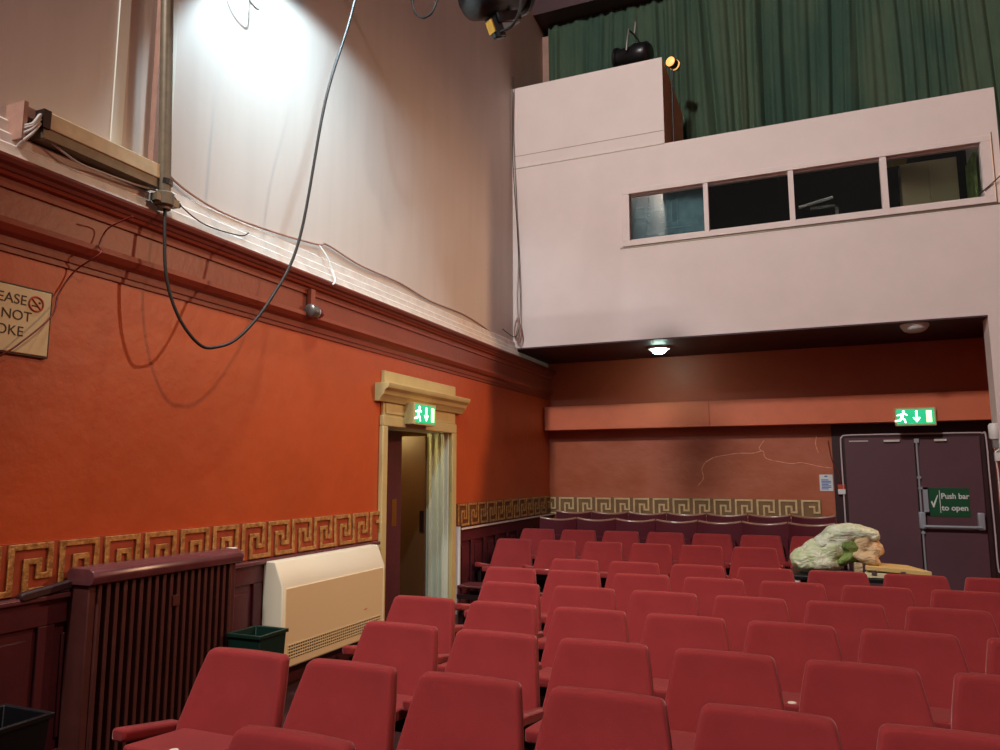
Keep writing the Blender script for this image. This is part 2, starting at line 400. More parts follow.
MB().tube([(1.42, YB-.17, .965), (2.11, YB-.17, .965)], .02, 10).build('push_bar', M['silver'], dd)
MB().box(1.40, 1.5, YB-.14, YB-.085, 1.14, 1.16).box(1.44, 1.5, YB-.14, YB-.12, 1.14, 1.5).box(1.39, 1.5, YB-.14, YB-.085, 1.47, 1.5).build('pull_handle', M['silver'], dd)
MB().box(1.0, 1.2, YB-.12, YB-.085, 2.14, 2.17).box(1.63, 1.78, YB-.12, YB-.085, 2.14, 2.17).box(.55,.8,YB-.10,YB-.085,2.15,2.165).build('door_stay', M['ledge'], dd)
# sign on the right leaf
t = thing('door_sign', 'green sign lettered with how to open the fire door, above the push bar', 'sign', (0, YB-.086, 0))
MB().box(1.51, 2.0, -.006, 0, 1.10, 1.49).build('sign_board', M['signgreen'], t)
Mx = Matrix.Translation((1.66, -.0085, 1.345)) @ Matrix.Rotation(PI/2, 4, 'X')
text('lettering', 'Push bar', .105, M['white'], Mx, t, sx=.92, bold=.0022)
Mx = Matrix.Translation((1.66, -.0085, 1.185)) @ Matrix.Rotation(PI/2, 4, 'X')
text('lettering', 'to open', .105, M['white'], Mx, t, sx=.95, bold=.0022)
MB().prism([(1.535,1.30),(1.55,1.315),(1.562,1.27),(1.615,1.39),(1.63,1.395),(1.57,1.22),(1.56,1.22)], lambda u, v, q: (u, q, v), -.01, -.006).box(1.642, 1.65, -.01, -.006, 1.15, 1.46).build('tick_symbol', M['white'], t)
# conduit round the doorframe
t = MB().tube(bez([(.44,YB-.06,.05),(.44,YB-.06,.8),(.44,YB-.06,1.6),(.44,YB-.06,2.14),(.46,YB-.06,2.22),(.52,YB-.06,2.245),(.9,YB-.06,2.25),(1.5,YB-.06,2.25),(2.12,YB-.06,2.25),(2.22,YB-.06,2.24),(2.26,YB-.06,2.2),(2.265,YB-.06,1.6),(2.27,YB-.06,.9),(2.27,YB-.06,.45),(2.3,YB-.06,.36),(2.38,YB-.06,.33),(2.6,YB-.06,.33)], 5), .011, 8)
tag(t.build('door_conduit', M['conduit'], smooth=True), 'thin pale conduit running around the aubergine double doors', 'conduit')
t = MB().tube([(2.2,YB-.05,.02),(2.2,YB-.05,2.2)], .012)
t = thing('call_point', 'small red and white alarm box left of the double doors', 'alarm', (.41, YB-.02, 1.43))
MB().box(-.045, .055, -.06, -.0, -.04, .035).build('white_box', M['white'], t, bevel=.006)
MB().box(-.045, .055, -.05, 0, .035, .1).build('red_cap', M['signred'], t, bevel=.006)
MB().tube(bez([(0,-.03,.1),(-.02,-.03,.25),(-.1,-.02,.45),(-.14,-.01,.75)],5), .005).build('cable', M['redcable'], t)
t = thing('notice', 'blue and white printed notice on plaster beside the double doors', 'notice', (.215, YB-.001, 1.555))
MB().box(-.09, .09, -.006, 0, -.12, .12).build('notice_sheet', M['paper'], t)
nm = MB()
for i in range(7): nm.box(-.065, .065 if i % 3 else .03, -.008, -.006, -.095+i*.022, -.083+i*.022)
nm.box(-.02, .02, -.008, -.006, .085, .105)
nm.build('printed_lines', M['blue_ink'], t)

# column right of the doors, painted in bands
cl = struct(MB().box(2.09, 2.75, 10.35, 10.65, 1.9, 3.6).build('wall_pillar', M['booth']))
MB().box(2.09, 2.75, 10.35, 10.65, 1.06, 1.9).build('orange_band', M['orange'], cl)
MB().box(2.09, 2.75, 10.35, 10.65, 0, 1.06).build('maroon_band', M['maroon_dark'], cl)
t = thing('door_sensor', 'white plastic sensor fixed to the pillar edge beside the doors', 'sensor', (2.06, 10.4, 2.2))
MB().lathe([(.05,-.1),(.062,-.08),(.062,.06),(.045,.09)], (0,0,0), n=14).build('sensor_head', M['white'], t, smooth=True)
MB().box(-.03, .04, -.03, .03, -.2, -.1).build('bracket', M['steel'], t)
MB().box(-.02, .04, -.035, .035, -.36, -.26).build('junction_box', M['white'], t, bevel=.006)
MB().tube(bez([(0,0,-.18),(.03,-.01,-.22),(-.01,0,-.27),(.0,-.0,-.5),(.0,0,-.85),(.01,-.02,-1.05),(.06,-.06,-1.12),(.2,-.07,-1.12)],5), .008).build('cable', M['white'], t)

# ------------------------------------------------------------------ projection booth
BY = 10.35
hole = (-2.30, 2.20, 5.06, 5.80)
bo = MB()
bo.box(XW, hole[0], BY, BY+.1, 3.6, 6.48).box(hole[1], 2.37, BY, BY+.1, 3.6, 6.48)
bo.box(hole[0], hole[1], BY, BY+.1, 3.6, hole[2]).box(hole[0], hole[1], BY, BY+.1, hole[3], 6.48)
booth = struct(bo.build('wall_booth', M['booth']))
MB().box(2.27, 2.37, BY+.1, YB-.3, 3.6, 6.48).build('side_wall', M['booth'], booth)
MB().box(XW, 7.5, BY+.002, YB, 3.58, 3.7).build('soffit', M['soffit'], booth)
MB().box(2.37, 3.4, BY, BY+.1, 3.58, 5.0).build('low_wall', M['booth'], booth)
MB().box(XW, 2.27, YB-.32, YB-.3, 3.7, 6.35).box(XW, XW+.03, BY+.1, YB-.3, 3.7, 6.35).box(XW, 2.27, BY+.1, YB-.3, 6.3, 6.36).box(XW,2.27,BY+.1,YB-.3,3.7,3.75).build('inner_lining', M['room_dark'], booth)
# upper box on the booth
ub = MB()
pts = lambda xf, xr: None
vs = [(XW,BY,6.49),(-1.71,BY,6.49),(-1.60,11.5,6.49),(XW,11.5,6.49),(XW,BY,7.83),(-1.71,BY,7.83),(-1.60,11.5,7.45),(XW,11.5,7.45)]
ub.add(vs, [(0,3,2,1),(4,5,6,7),(0,1,5,4),(2,3,7,6),(3,0,4,7)])
ubo = struct(ub.build('wall_booth_upper', M['booth']))
MB().add([vs[1],vs[2],vs[6],vs[5]], [(0,1,2,3)]).add([(-1.712,BY+.03,6.49),(-1.612,11.5,6.49),(-1.612,11.5,7.44),(-1.712,BY+.03,7.81)], [(3,2,1,0)]).build('side_panel', M['box_peach'], ubo)
MB().box(XW, -1.72, BY-.012, BY, 6.475, 6.495).build('seam_batten', M['ledge'], ubo)
MB().box(XW, -1.72, BY-.006, BY, 6.68, 6.684).build('seam_line', M['timber'], ubo)
# booth window
wn = MB()
fr = .06
wn.box(-2.36, 2.28, BY-.03, BY, 4.99, 5.07).box(-2.36, 2.28, BY-.03, BY, 5.78, 5.86)
wn.box(-2.36, -2.25, BY-.03, BY, 5.07, 5.78).box(2.17, 2.28, BY-.03, BY, 5.07, 5.78)
win = struct(wn.build('window_1', M['booth'], bevel=.005))
mu = MB()
for a, b in ((-1.19,-1.125),(-.07,0.0),(1.045,1.125)): mu.box(a, b, BY-.02, BY+.08, 5.07, 5.78)
mu.box(-2.3, 2.2, BY+.03, BY+.1, 5.06, 5.10).box(-2.3, 2.2, BY+.03, BY+.1, 5.755, 5.80).box(-2.3, -2.25, BY, BY+.1, 5.06, 5.8).box(2.165, 2.2, BY, BY+.1, 5.06, 5.8)
mu.build('mullion', M['booth'], win, bevel=.004)
for a, b in ((-2.25,-1.19),(-1.125,-.07),(0,1.045),(1.125,2.165)):
    MB().box(a, b, BY+.055, BY+.06, 5.1, 5.755).build('pane', M['glass'], win)
MB().box(-2.40, 2.32, BY-.008, BY, 4.965, 4.985).box(2.29, 2.30, BY-.008, BY, 4.97, 5.9).build('shadow_gap', M['pipe'], win)
# things in the booth
t = thing('pane_reflection', 'teal panel painted as the reflection seen in the leftmost booth pane', 'panel', (0, BY+.22, 0))  # board added behind the glass to paint its reflection
MB().box(-2.4, -1.16, 0, .02, 4.9, 5.9).build('reflection_board', M['teal'], t)
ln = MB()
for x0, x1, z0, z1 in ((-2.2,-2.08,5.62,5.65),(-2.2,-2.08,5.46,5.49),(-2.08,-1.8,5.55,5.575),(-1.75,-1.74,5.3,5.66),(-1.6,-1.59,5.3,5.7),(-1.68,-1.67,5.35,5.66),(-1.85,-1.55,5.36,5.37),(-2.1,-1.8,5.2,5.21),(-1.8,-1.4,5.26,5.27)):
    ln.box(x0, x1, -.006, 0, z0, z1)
ln.build('reflection_lines', M['tealline'], t)
for x, z in ((-2.0,5.62),(-2.01,5.5),(-2.03,5.4),(-1.83,5.66),(-1.84,5.46),(-1.83,5.53)): MB().lathe([(.001,-.012),(.014,-.008),(.014,0)], (x,0,z), axis='y', n=8).build('reflection_dot', M['white'], t)  # white dots for bright spots in the reflection
t = thing('cupboard', 'beige two door cupboard at the back of the booth', 'cupboard', (1.74, 11.66, 3.75))
MB().box(-.33, .36, -.25, 0, 0, 2.30).build('cupboard_body', M['beige'], t, bevel=.004)
for a, b in ((-.325,.008),(.016,.355)):
    d_ = MB().box(a, b, -.27, -.25, .02, 2.28).build('door', M['beige'], t, bevel=.004)
    MB().lathe([(.012,-.02),(.012,0)], ((a if a > 0 else b)+(.04 if a > 0 else -.04), -.27, 1.6), axis='y', n=8).build('knob', M['brass'], d_)
t = MB().box(1.18, 1.45, 10.95, 11.2, 5.95, 6.06).build('wooden_block', M['casewood'], bevel=.01); tag(t, 'small yellowish wooden box mounted high inside the rightmost booth pane', 'box')
MB().box(1.3,1.33,11.0,11.03,6.05,6.31).build('hanger', M['iron'], t)
t = MB().box(2.2, 2.235, 10.95, 11.45, 3.76, 5.9).build('booth_door', M['greencloth'], bevel=.005); tag(t, 'pale green door leaf inside the booth by the right pane', 'door')
t = thing('desk_lamp', 'white tube desk lamp standing inside the third booth pane', 'lamp', (0, 11.0, 3.75))
MB().tube([(.05,0,1.72),(.5,-.02,1.80)], .022).build('lamp_tube', M['white'], t)
MB().box(.2,.56,-.015,.015,1.66,1.70).box(.52,.56,-.015,.015,1.3,1.70).build('lamp_arm', M['aluminium'], t)
MB().box(-.1,.9,-.3,.3,1.18,1.3).box(-.08,-.04,-.28,-.24,0,1.18).box(.84,.88,-.28,-.24,0,1.18).box(-.08,-.04,.24,.28,0,1.18).box(.84,.88,.24,.28,0,1.18).build('lamp_table', M['room_dark'], t)
# soffit lamps
def bulkhead(label, x, y, on):
    t = thing('bulkhead_lamp', label, 'lamp', (x, y, 3.58), 'round bulkhead lamps under the booth')
    MB().lathe([(.16,-.035),(.165,-.02),(.165,0)], (0,0,0), n=28).build('lamp_base', M['white'], t, smooth=True)
    r = .11 if on else .15
    MB().lathe([(.02,-.10),(.6*r,-.095),(.85*r,-.075),(r,-.045),(r,-.035)], (0,0,0), n=28).build('lamp_diffuser', M['lamp_on'] if on else M['white'], t, smooth=True)
bulkhead('lit round white lamp under the booth, nearer the left wall', -2.0, 11.0, True)
bulkhead('unlit round white lamp under the booth, near the exit doors', 1.33, 10.56, False)

# ------------------------------------------------------------------ drapes
def drape():
    x0, x1, z0, z1 = -3.95, 7.3, 6.2, 9.74
    nx, nz = 900, 14
    rnd = random.Random(3)
    ph = [rnd.uniform(0, 6.28) for _ in range(6)]
    vs = []; fs = []
    for j in range(nz+1):
        v = j/nz; z = z0+(z1-z0)*v
        for i in range(nx+1):
            u = i/nx; x = x0+(x1-x0)*u
            xw = x + .07*math.sin(1.9*x+1.3*v+ph[0]) + .04*math.sin(5.1*x-1.7*v+ph[1])
            f = 2*PI*xw/.30
            a = .075*(.6+.4*math.sin(1.3*x+ph[2]))
            s = math.sin(f+.5*math.sin(f*.37+ph[3]))
            y = a*(math.copysign(abs(s)**.75, s)) + .022*math.sin(f*1.7+ph[4]+v) + .014*math.sin(f*3.1+ph[5]-2*v)
            y *= (1 - .25*v)
            zz = z
            if j == nz: zz += .03*math.sin(f)
            vs.append((x, 11.75+y, zz))
    for j in range(nz):
        for i in range(nx):
            a = j*(nx+1)+i; fs.append((a, a+1, a+nx+2, a+nx+1))
    mb = MB().add(vs, fs); o = mb.build('stage_drape', M['curtain'], smooth=True)
    for p in o.data.polygons: p.use_smooth = True
    sd = o.modifiers.new('Solidify', 'SOLIDIFY'); sd.thickness = .006
    return o
tag(drape(), 'long bottle green gathered drape hanging behind and above the booth', 'curtain')

# ------------------------------------------------------------------ lanterns
def lantern(label, loc, rot, s=1.0, with_tag=True):
    t = thing('stage_lantern', label, 'stage light', loc, 'black stage lanterns')
    t.rotation_euler = rot; t.scale = (s, s, s)
    MB().lathe([(.02,-.24),(.10,-.235),(.135,-.2),(.14,-.05),(.115,0),(.11,.16),(.13,.17),(.13,.2),(.10,.2)], (0,0,0), axis='y', n=24).build('lamp_body', M['black'], t, smooth=True)
    MB().lathe([(.004,.175),(.07,.185),(.098,.165),(.098,.16)], (0,0,0), axis='y', n=24).build('lens', M['grey_lens'], t, smooth=True)
    MB().tube([(-.155,0,0),(-.16,0,.12),(-.155,0,.25),(0,0,.27),(.155,0,.25),(.16,0,.12),(.155,0,0)], .012).build('yoke', M['aluminium'], t)
    MB().box(-.06,.06,-.12,.08,-.19,-.12).build('lamp_tray', M['black'], t, bevel=.01)
    MB().tube([(0,0,.27),(0,0,.42)], .018).build('hook_clamp', M['aluminium'], t)
    return t
t = lantern('black and aluminium stage lantern with a gold tag at picture top', (-2.40, 5.7, 6.03), (math.radians(25), 0, math.radians(-30)), 1.5)
MB().box(-.0,.045,-.165,-.08,-.27,-.15).build('plug_tail', M['black'], t, bevel=.01)
MB().box(-.006,.051,-.17,-.16,-.235,-.16).build('gold_tag', M['brass'], t)
MB().tube(bez([(.045,-.12,-.24),(.14,-.1,-.24),(.2,-.05,-.15),(.2,0,.05),(.1,0,.4)],6), .009).build('lantern_cable', M['blackcable'], t)
lantern('black stage lantern standing on top of the booth box', (-2.28, 10.95, 8.30), (math.radians(8), 0, math.radians(78)), 1.35)
lb = [o for o in C.objects if o.name.startswith('stage_lantern')][-1]
MB().tube([(0,0,-.15),(0,0,-.52)], .02).build('stand_pole', M['black'], lb)
o = MB().tube([(-4.1,5.45,6.66),(-2.25,5.45,6.66)], .025, 10).build('lighting_bar', M['aluminium']); tag(o, 'horizontal metal lighting bar that carries the black stage lantern', 'bar')
t = thing('amber_spotlight', 'small black spotlight with glowing amber lens beside booth box', 'stage light', (-1.62, 10.75, 7.93))
t.rotation_euler = (0, 0, math.radians(160))
MB().lathe([(.02,-.16),(.06,-.15),(.075,-.1),(.075,.05)], (0,0,0), axis='y', n=18).build('lamp_body', M['black'], t, smooth=True)
MB().lathe([(.072,.05),(.072,.07),(.03,.085),(.004,.09)], (0,0,0), axis='y', n=18).build('amber_lens', M['amber_on'], t, smooth=True)
MB().lathe([(.07,-.09),(.08,-.085),(.08,-.06),(.07,-.055)], (0,0,0), axis='y', n=18).build('glowing_vent_ring', M['amber_on'], t, smooth=True)
MB().tube([(0,0,-.07),(.02,0,-.4)], .012).tube([(.02,0,-.4),(.02,.0,-1.55)],.012).build('stand_pole', M['blackcable'], t)

# ------------------------------------------------------------------ pipe, trunking, cables on the left wall
t = thing('scaffold_pipe', 'vertical grey brown metal pipe ending in a clamp above cornice', 'pipe', (-3.93, 3.53, 3.52))
MB().tube([(0,0,-.04),(-.02,-.06,1.45),(-.06,-.22,5.5)], .042, 14).build('pipe_tube', M['pipe'], t, smooth=True)
MB().tube([(0,0,.13),(0,0,.17)], .047, 14).build('tape_band', M['black'], t)
MB().lathe([(.05,-.02),(.062,-.01),(.062,.07),(.05,.08)], (0,0,0), n=12).box(-.03,.03,-.09,.10,.0,.05).build('clamp', M['pipe'], t)
MB().tube([(0,.07,.025),(0,.125,.03)], .02).tube([(-.17,0,.03),(0,0,.03)], .018).build('clamp_bolt', M['iron'], t)
o = MB().box(XW, XW+.05, 3.52, 3.60, 3.83, 8).build('timber_batten', M['timber']); tag(o, 'brownish vertical timber batten on wall left of the pipe', 'batten')
MB().box(XW, XW+.045, 3.60, 3.67, 3.83, 8).build('pale_strip', M['batten'], o)
o = MB().box(XW, XW+.012, 3.22, 3.30, 3.83, 8).build('cover_strip', M['batten']); tag(o, 'thin pale grey vertical cover strip on wall farther left', 'strip')
# trunking
t = thing('cable_trunking', 'yellowed cable trunking above the cornice with an open end', 'trunking', (-3.98, 0, 3.73))
MB().box(-.05,.05, 2.67, 3.50, -.05,.05).build('trunking_body', M['trunk'], t, bevel=.006)
MB().box(-.055,.055, 2.655, 2.70, -.055,.055).build('end_collar', M['iron'], t)
MB().box(-.12,.03, 2.555, 2.58, -.16,.06).box(-.12,-.02,2.58,2.67,.0,.06).build('end_bracket', M['timber'], t)
MB().box(-.12,.04, 2.67, 3.50, -.11,-.05).build('backing_rail', M['pipe'], t)
for i, dz in enumerate((.02, 0, -.03, .03)):
    MB().tube(bez([(.0,2.68,.0+dz*.5),(.045,2.64,-.02+dz),(.05,2.60,-.09+dz),(.02,2.57,-.13+dz*1.5),(-.06,2.585,-.15+dz*1.5)],6), .008).build('white_cable', M['greycable'], t)
MB().tube(bez([(.0,2.72,-.09),(.02,2.9,-.16),(.0,3.1,-.15),(0,3.3,-.14),(0,3.5,-.12)],6), .007).build('white_cable', M['greycable'], t)
# cables
def cable(name, label, pts, r, m, n=8):
    o = MB().tube(bez(pts, n), r, 8).build(name, m, smooth=True); return tag(o, label, 'cable')
cable('hanging_cable', 'long black cable hanging in a deep loop across the left wall', CAB1 if 'CAB1' in globals() else [(-2.9,5.2,8.2),(-3.2,4.85,6.3),(-3.3,4.72,5.45),(-3.40,4.55,4.65),(-3.5,4.42,3.5),(-3.58,4.22,2.99),(-3.66,4.0,2.67),(-3.72,3.83,2.57),(-3.76,3.72,2.585),(-3.82,3.60,2.75),(-3.87,3.53,3.0),(-3.9,3.52,3.3),(-3.92,3.53,3.5)], .011, M['blackcable'])
cable('ledge_cable', 'thin dark cable strung along white ledge right of the pipe', [(-3.93,3.58,3.62),(-3.96,3.72,3.56),(-3.97,3.95,3.51),(-3.98,4.3,3.54),(-4.0,4.42,3.60)], .005, M['blackcable'])
cable('wall_cable', 'grey brown cable drooping along the pale wall toward the booth', [(-4.08,3.6,3.86),(-4.07,3.8,3.76),(-4.06,4.2,3.70),(-4.065,4.8,3.73),(-4.07,5.4,3.80),(-4.075,5.55,3.84),(-4.075,6.1,3.79),(-4.085,6.9,3.80),(-4.08,7.6,3.75),(-4.085,8.6,3.77),(-4.085,9.6,3.68),(-4.07,10.25,3.6)], .009, M['timber'])
cable('white_drop_cable', 'short white cable dropping over the cornice to alarm beacon', [(-4.07,5.42,3.80),(-4.02,5.47,3.70),(-3.99,5.52,3.58),(-3.94,5.5,3.47),(-3.94,5.46,3.42)], .008, M['white'])
cable('fascia_cable', 'dark red painted cable running down over cornice behind the signboard', [(-3.80,3.18,3.30),(-3.98,3.16,3.24),(-4.0,3.12,3.12),(-3.93,3.08,3.05),(-4.06,3.02,2.94),(-4.08,2.94,2.78),(-4.02,2.86,2.62),(-4.03,2.68,2.42),(-4.085,2.58,2.32),(-4.085,2.38,2.14)], .005, M['redcable'])
cable('corner_cable', 'grey cable bundle running down booth corner by the left wall', [(-4.06,10.31,7.75),(-4.07,10.31,7),(-4.03,10.30,6),(-4.0,10.31,5),(-4.02,10.3,4.4),(-4.0,10.3,3.9),(-3.98,10.27,3.65)], .007, M['greycable'])
cable('thin_corner_cable', 'thin black cable beside the grey bundle at the booth corner', [(-4.06,10.28,8.0),(-4.07,10.29,6.6),(-4.0,10.29,5.4),(-3.96,10.29,4.4),(-3.97,10.26,3.9),(-4.02,10.2,3.75),(-4.05,9.8,3.8)], .007, M['blackcable'])
cable('cable_coil', 'small knotted cable coil at the booth lower left corner', [(-4.0,10.26,4.05),(-3.95,10.25,3.9),(-4.0,10.24,3.7),(-4.04,10.25,3.85),(-4.0,10.26,4.02),(-3.93,10.25,3.8),(-3.97,10.24,3.66)], .012, M['timber'])
cable('wall_loop_cable', 'grey cable loop hanging from above near the brightest wall patch', [(-3.95,4.1,5.8),(-3.95,4.2,5.52),(-3.95,4.36,5.46),(-3.94,4.38,5.60),(-3.94,4.38,5.9)], .009, M['aluminium'])
cable('overhead_loop_cable', 'black cable loop hanging left of the stage lantern', [(-3.25,5.5,6.5),(-3.16,5.5,6.0),(-3.10,5.5,5.88),(-3.03,5.5,5.85),(-2.94,5.5,5.92),(-2.8,5.5,6.3)], .01, M['blackcable'])
cable('booth_front_cable', 'thin dark cable crossing booth front right of the window', [(2.1,10.3,5.1),(2.22,10.3,5.2),(2.36,10.28,5.32),(2.6,10.25,5.5)], .007, M['blackcable'])
cable('booth_edge_loop', 'dark cable loop on the booth face at the right edge', [(2.27,10.3,4.15),(2.27,10.3,4.05),(2.31,10.3,3.97),(2.4,10.3,3.96)], .009, M['blackcable'])
# beacon
t = thing('alarm_beacon', 'small grey alarm beacon with dark red dome on the cornice', 'alarm', (-3.98, 5.27, 3.13))
MB().lathe([(.045,-.06),(.06,-.05),(.06,.03),(.045,.05)], (0,-.03,0), axis='y', n=16).build('beacon_base', M['aluminium'], t, smooth=True)
MB().lathe([(.05,.02),(.05,.05)], (0,-.03,0), axis='y', n=16).build('collar', M['white'], t)
MB().lathe([(.042,.05),(.042,.1),(.03,.125),(.005,.13)], (0,-.03,0), axis='y', n=16).build('red_dome', M['red_dome'], t, smooth=True)
MB().box(-.04,.0,-.06,.0,.04,.2).build('mounting_bracket', M['cornice'], t)

# no smoking board
t = thing('wall_sign', 'cream wall sign asking people not to smoke, under the cornice', 'sign', (XW, 0, 0))
MB().box(0, .03, 2.28, 2.89, 2.39, 2.765).build('sign_board', M['signboard'], t, bevel=.004)
MB().box(0, .024, 2.27, 2.90, 2.38, 2.775).build('sign_backing', M['olivedark'], t)
for s, z, y in (('PLEASE', 2.665, 2.765), ('DO NOT', 2.575, 2.80), ('SMOKE', 2.485, 2.76)):
    Mx = Matrix.Translation((.031, y-.02, z)) @ Matrix.Rotation(PI/2, 4, 'Z') @ Matrix.Rotation(PI/2, 4, 'X')
    text('lettering', s, .080, M['letters'], Mx, t, align='RIGHT', depth=.001, sx=1.0)
ring = MB()
pts = [(.033, 2.80+.042*math.cos(a*PI/12), 2.685+.042*math.sin(a*PI/12)) for a in range(25)]
ring.tube(pts, .005, 6).tube([(.033,2.77,2.715),(.033,2.83,2.655)], .004, 6)
ring.build('prohibition_ring', M['signred'], t)
MB().box(.03,.034,2.775,2.81,2.67,2.676).box(.03,.034,2.815,2.825,2.69,2.70).build('cigarette_mark', M['letters'], t)

# ------------------------------------------------------------------ radiator cover
t = thing('radiator', 'long dark maroon slatted radiator against left wall below frieze', 'radiator', (XW, 3.12, 0))
r = MB()
r.box(.055, .22, 0, .05, .05, 1.10).box(.055, .22, 1.14, 1.19, .05, 1.10).box(.055,.10,.05,1.14,.05,1.08)
n = 19
for i in range(n):
    y = .065+i*(1.06/(n-1)); r.box(.10, .235, y-.014, y+.014, .06, 1.08)
r.build('radiator_body', M['maroon_rad'], t, bevel=.006)
cpr = [(.05,1.07),(.05,1.15),(.075,1.17),(.23,1.17),(.265,1.15),(.275,1.12),(.265,1.08),(.24,1.07)]
MB().prism(cpr, lambda u, v, w_: (u, w_, v), -.015, 1.21).build('top_cap', M['cap'], t, bevel=.006)
MB().box(.235,.245,.60,.66,.86,.93).build('latch_plate', M['maroon_rad'], t, bevel=.004)
for a in (.03, 1.12): MB().box(.07, .21, a, a+.04, 0, .06).build('foot', M['maroon_dark'], t)
t = thing('thermostat', 'small white thermostat on wall at the radiator right end', 'thermostat', (XW+.03, 4.37, 1.12))
MB().box(.02,.08,-.0,.075,-.01,.045).build('white_cap', M['white'], t, bevel=.01)
MB().box(0,.07,.015,.06,-.10,-.01).build('stem', M['cap'], t)
MB().tube([(.05,.04,-.1),(.05,.04,-1.1)], .012).build('pipe', M['maroon_rad'], t)
o = MB().prism(rrect(.34,.05,.02,4), lambda u, v, q: (XW+.045+q, 2.98+u, 1.06+v+.12*u), 0, .05).build('dark_offcut', M['maroon_dark'], bevel=.01)
tag(o, 'dark strip of material lying on the dado left of the radiator', 'strip')

# ------------------------------------------------------------------ wall heater
t = thing('wall_heater', 'boxy cream fan heater on the wainscot left of the doorway', 'heater', (XW+.055, 4.80, 0))
pf = [(0,.20),(0,1.02),(.115,1.02),(.195,.83),(.195,.20)]
MB().prism(pf, lambda u, v, w_: (u, w_, v), 0, 1.51).build('casing', M['creamtop'], t, bevel=.01, segs=3)
fp = MB().box(.195, .203, .04, 1.47, .38, .81).box(.195,.203,.04,1.47,.215,.265).box(.195,.203,.04,.08,.265,.38).box(.195,.203,1.43,1.47,.265,.38)
fp.build('front_panel', M['cream'], t)
MB().box(.19,.198,.06,1.45,.26,.385).build('grille_recess', M['grille'], t)
gr = MB()
for i in range(5): z = .277+i*.0235; gr.box(.198,.206,.075,1.435,z,z+.008)
for i in range(46): y = .085+i*.0293; gr.box(.199,.205,y,y+.006,.268,.38)
gr.build('grille', M['cream'], t)
MB().box(.203,.206,1.15,1.2,.47,.476).build('maker_mark', M['signred'], t)

# ------------------------------------------------------------------ bins
def bin_(label, m, x, y, w, d, h, z=0):
    t = thing('waste_bin', label, 'bin', (x, y, z))
    o, i = MB(), .012
    def ring(s_, zz, k): return [(-w/2*s_+k, -d/2*s_+k, zz), (w/2*s_-k, -d/2*s_+k, zz), (w/2*s_-k, d/2*s_-k, zz), (-w/2*s_+k, d/2*s_-k, zz)]
    vs = ring(.82, 0, 0)+ring(1, h, 0)+ring(1, h, i)+ring(.82, .02, i)
    fs = [(0,3,2,1)]
    for a in (0, 4, 8): fs += [(a+k, a+(k+1) % 4, a+4+(k+1) % 4, a+4+k) for k in range(4)]
    fs.append((12,13,14,15))
    o.add(vs, fs).build('bin_body', m, t, bevel=.004)
    MB().box(-w/2-.012, w/2+.012, -d/2-.012, -d/2, h-.025, h).box(-w/2-.012, w/2+.012, d/2, d/2+.012, h-.025, h).box(-w/2-.012,-w/2,-d/2,d/2,h-.025,h).box(w/2,w/2+.012,-d/2,d/2,h-.025,h).build('rim', m, t, bevel=.003)
bin_('dark green rectangular plastic bin between radiator and heater', M['green_plastic'], -3.70, 4.36, .28, .28, .60)
bin_('black rectangular bin standing before the panelling at lower left', M['black_plastic'], -3.68, 2.46, .34, .40, .55)

# ------------------------------------------------------------------ chairs
ordn = ['first','second','third','fourth','fifth','sixth','seventh','eighth','ninth','tenth','eleventh']
def back_mesh(wt=.472, wb=.58, z0=.36, z1=.848, rc=.032, th=.07, lean=.17):
    # outline in (x,z)
    pts = []
    def arc(cx, cz, r, a0, a1, n=6):
        for k in range(n+1):
            a = math.radians(a0+(a1-a0)*k/n); pts.append((cx+r*math.cos(a), cz+r*math.sin(a)))
    zk = .52      # widest height
    arc(wt/2-rc, z1-rc, rc, 15, 90); arc(-wt/2+rc, z1-rc, rc, 90, 165)
    for zz in (.72,.62): pts.append((-(wt/2+(wb-wt)/2*(z1-zz)/(z1-zk)), zz))
    pts.append((-wb/2, zk)); arc(-wb/2+.045, z0+.04, .04, 180, 270, 3); arc(wb/2-.045, z0+.04, .04, 270, 360, 3); pts.append((wb/2, zk))
    for zz in (.62,.72): pts.append(((wt/2+(wb-wt)/2*(z1-zz)/(z1-zk)), zz))
    res = []
    for k in range(len(pts)):
        a, b = Vector(pts[k]), Vector(pts[(k+1) % len(pts)]); m_ = max(1, int((b-a).length/.035))
        for j in range(m_): res.append(tuple(a+(b-a)*j/m_))
    pts = res
    n = len(pts); cx, cz = 0, (z0+z1)/2
    def Y(z): return -lean*(z1-z)/(z1-z0)
    rings = [(-th/2+.006, .10), (-th/2+.006, .25), (-th/2+.006, .42), (-th/2+.005, .60), (-th/2+.003, .76), (-th/2+.001, .88), (-th/2, .945), (-th/2+.004, .972), (-th/2+.014, .992), (0, 1.0), (th/2-.014, .992), (th/2-.003, .972), (th/2, .94), (th/2, .8)]
    vs = []; fs = []
    for dy, s in rings:
        for x, z in pts:
            k = 1-s
            X = x*(1-k) if abs(x) > 0 else 0; Z = cz+(z-cz)*(1-k)
            # slight wrap: edges come forward
            wrap = -.035*(X/(wb/2))**2
            vs.append((X, dy+Y(Z)+wrap, Z))
    m = len(rings)
    for i in range(m-1):
        for k in range(n): fs.append((i*n+k, i*n+(k+1) % n, (i+1)*n+(k+1) % n, (i+1)*n+k))
    # caps as fans
    for ri, flip in ((0, 1), (m-1, 0)):
        c = len(vs); dy = rings[ri][0]; vs.append((0, dy+Y(cz)-(.002 if flip else 0), cz))
        for k in range(n): fs.append((ri*n+k, ri*n+(k+1) % n, c))
    return vs, fs
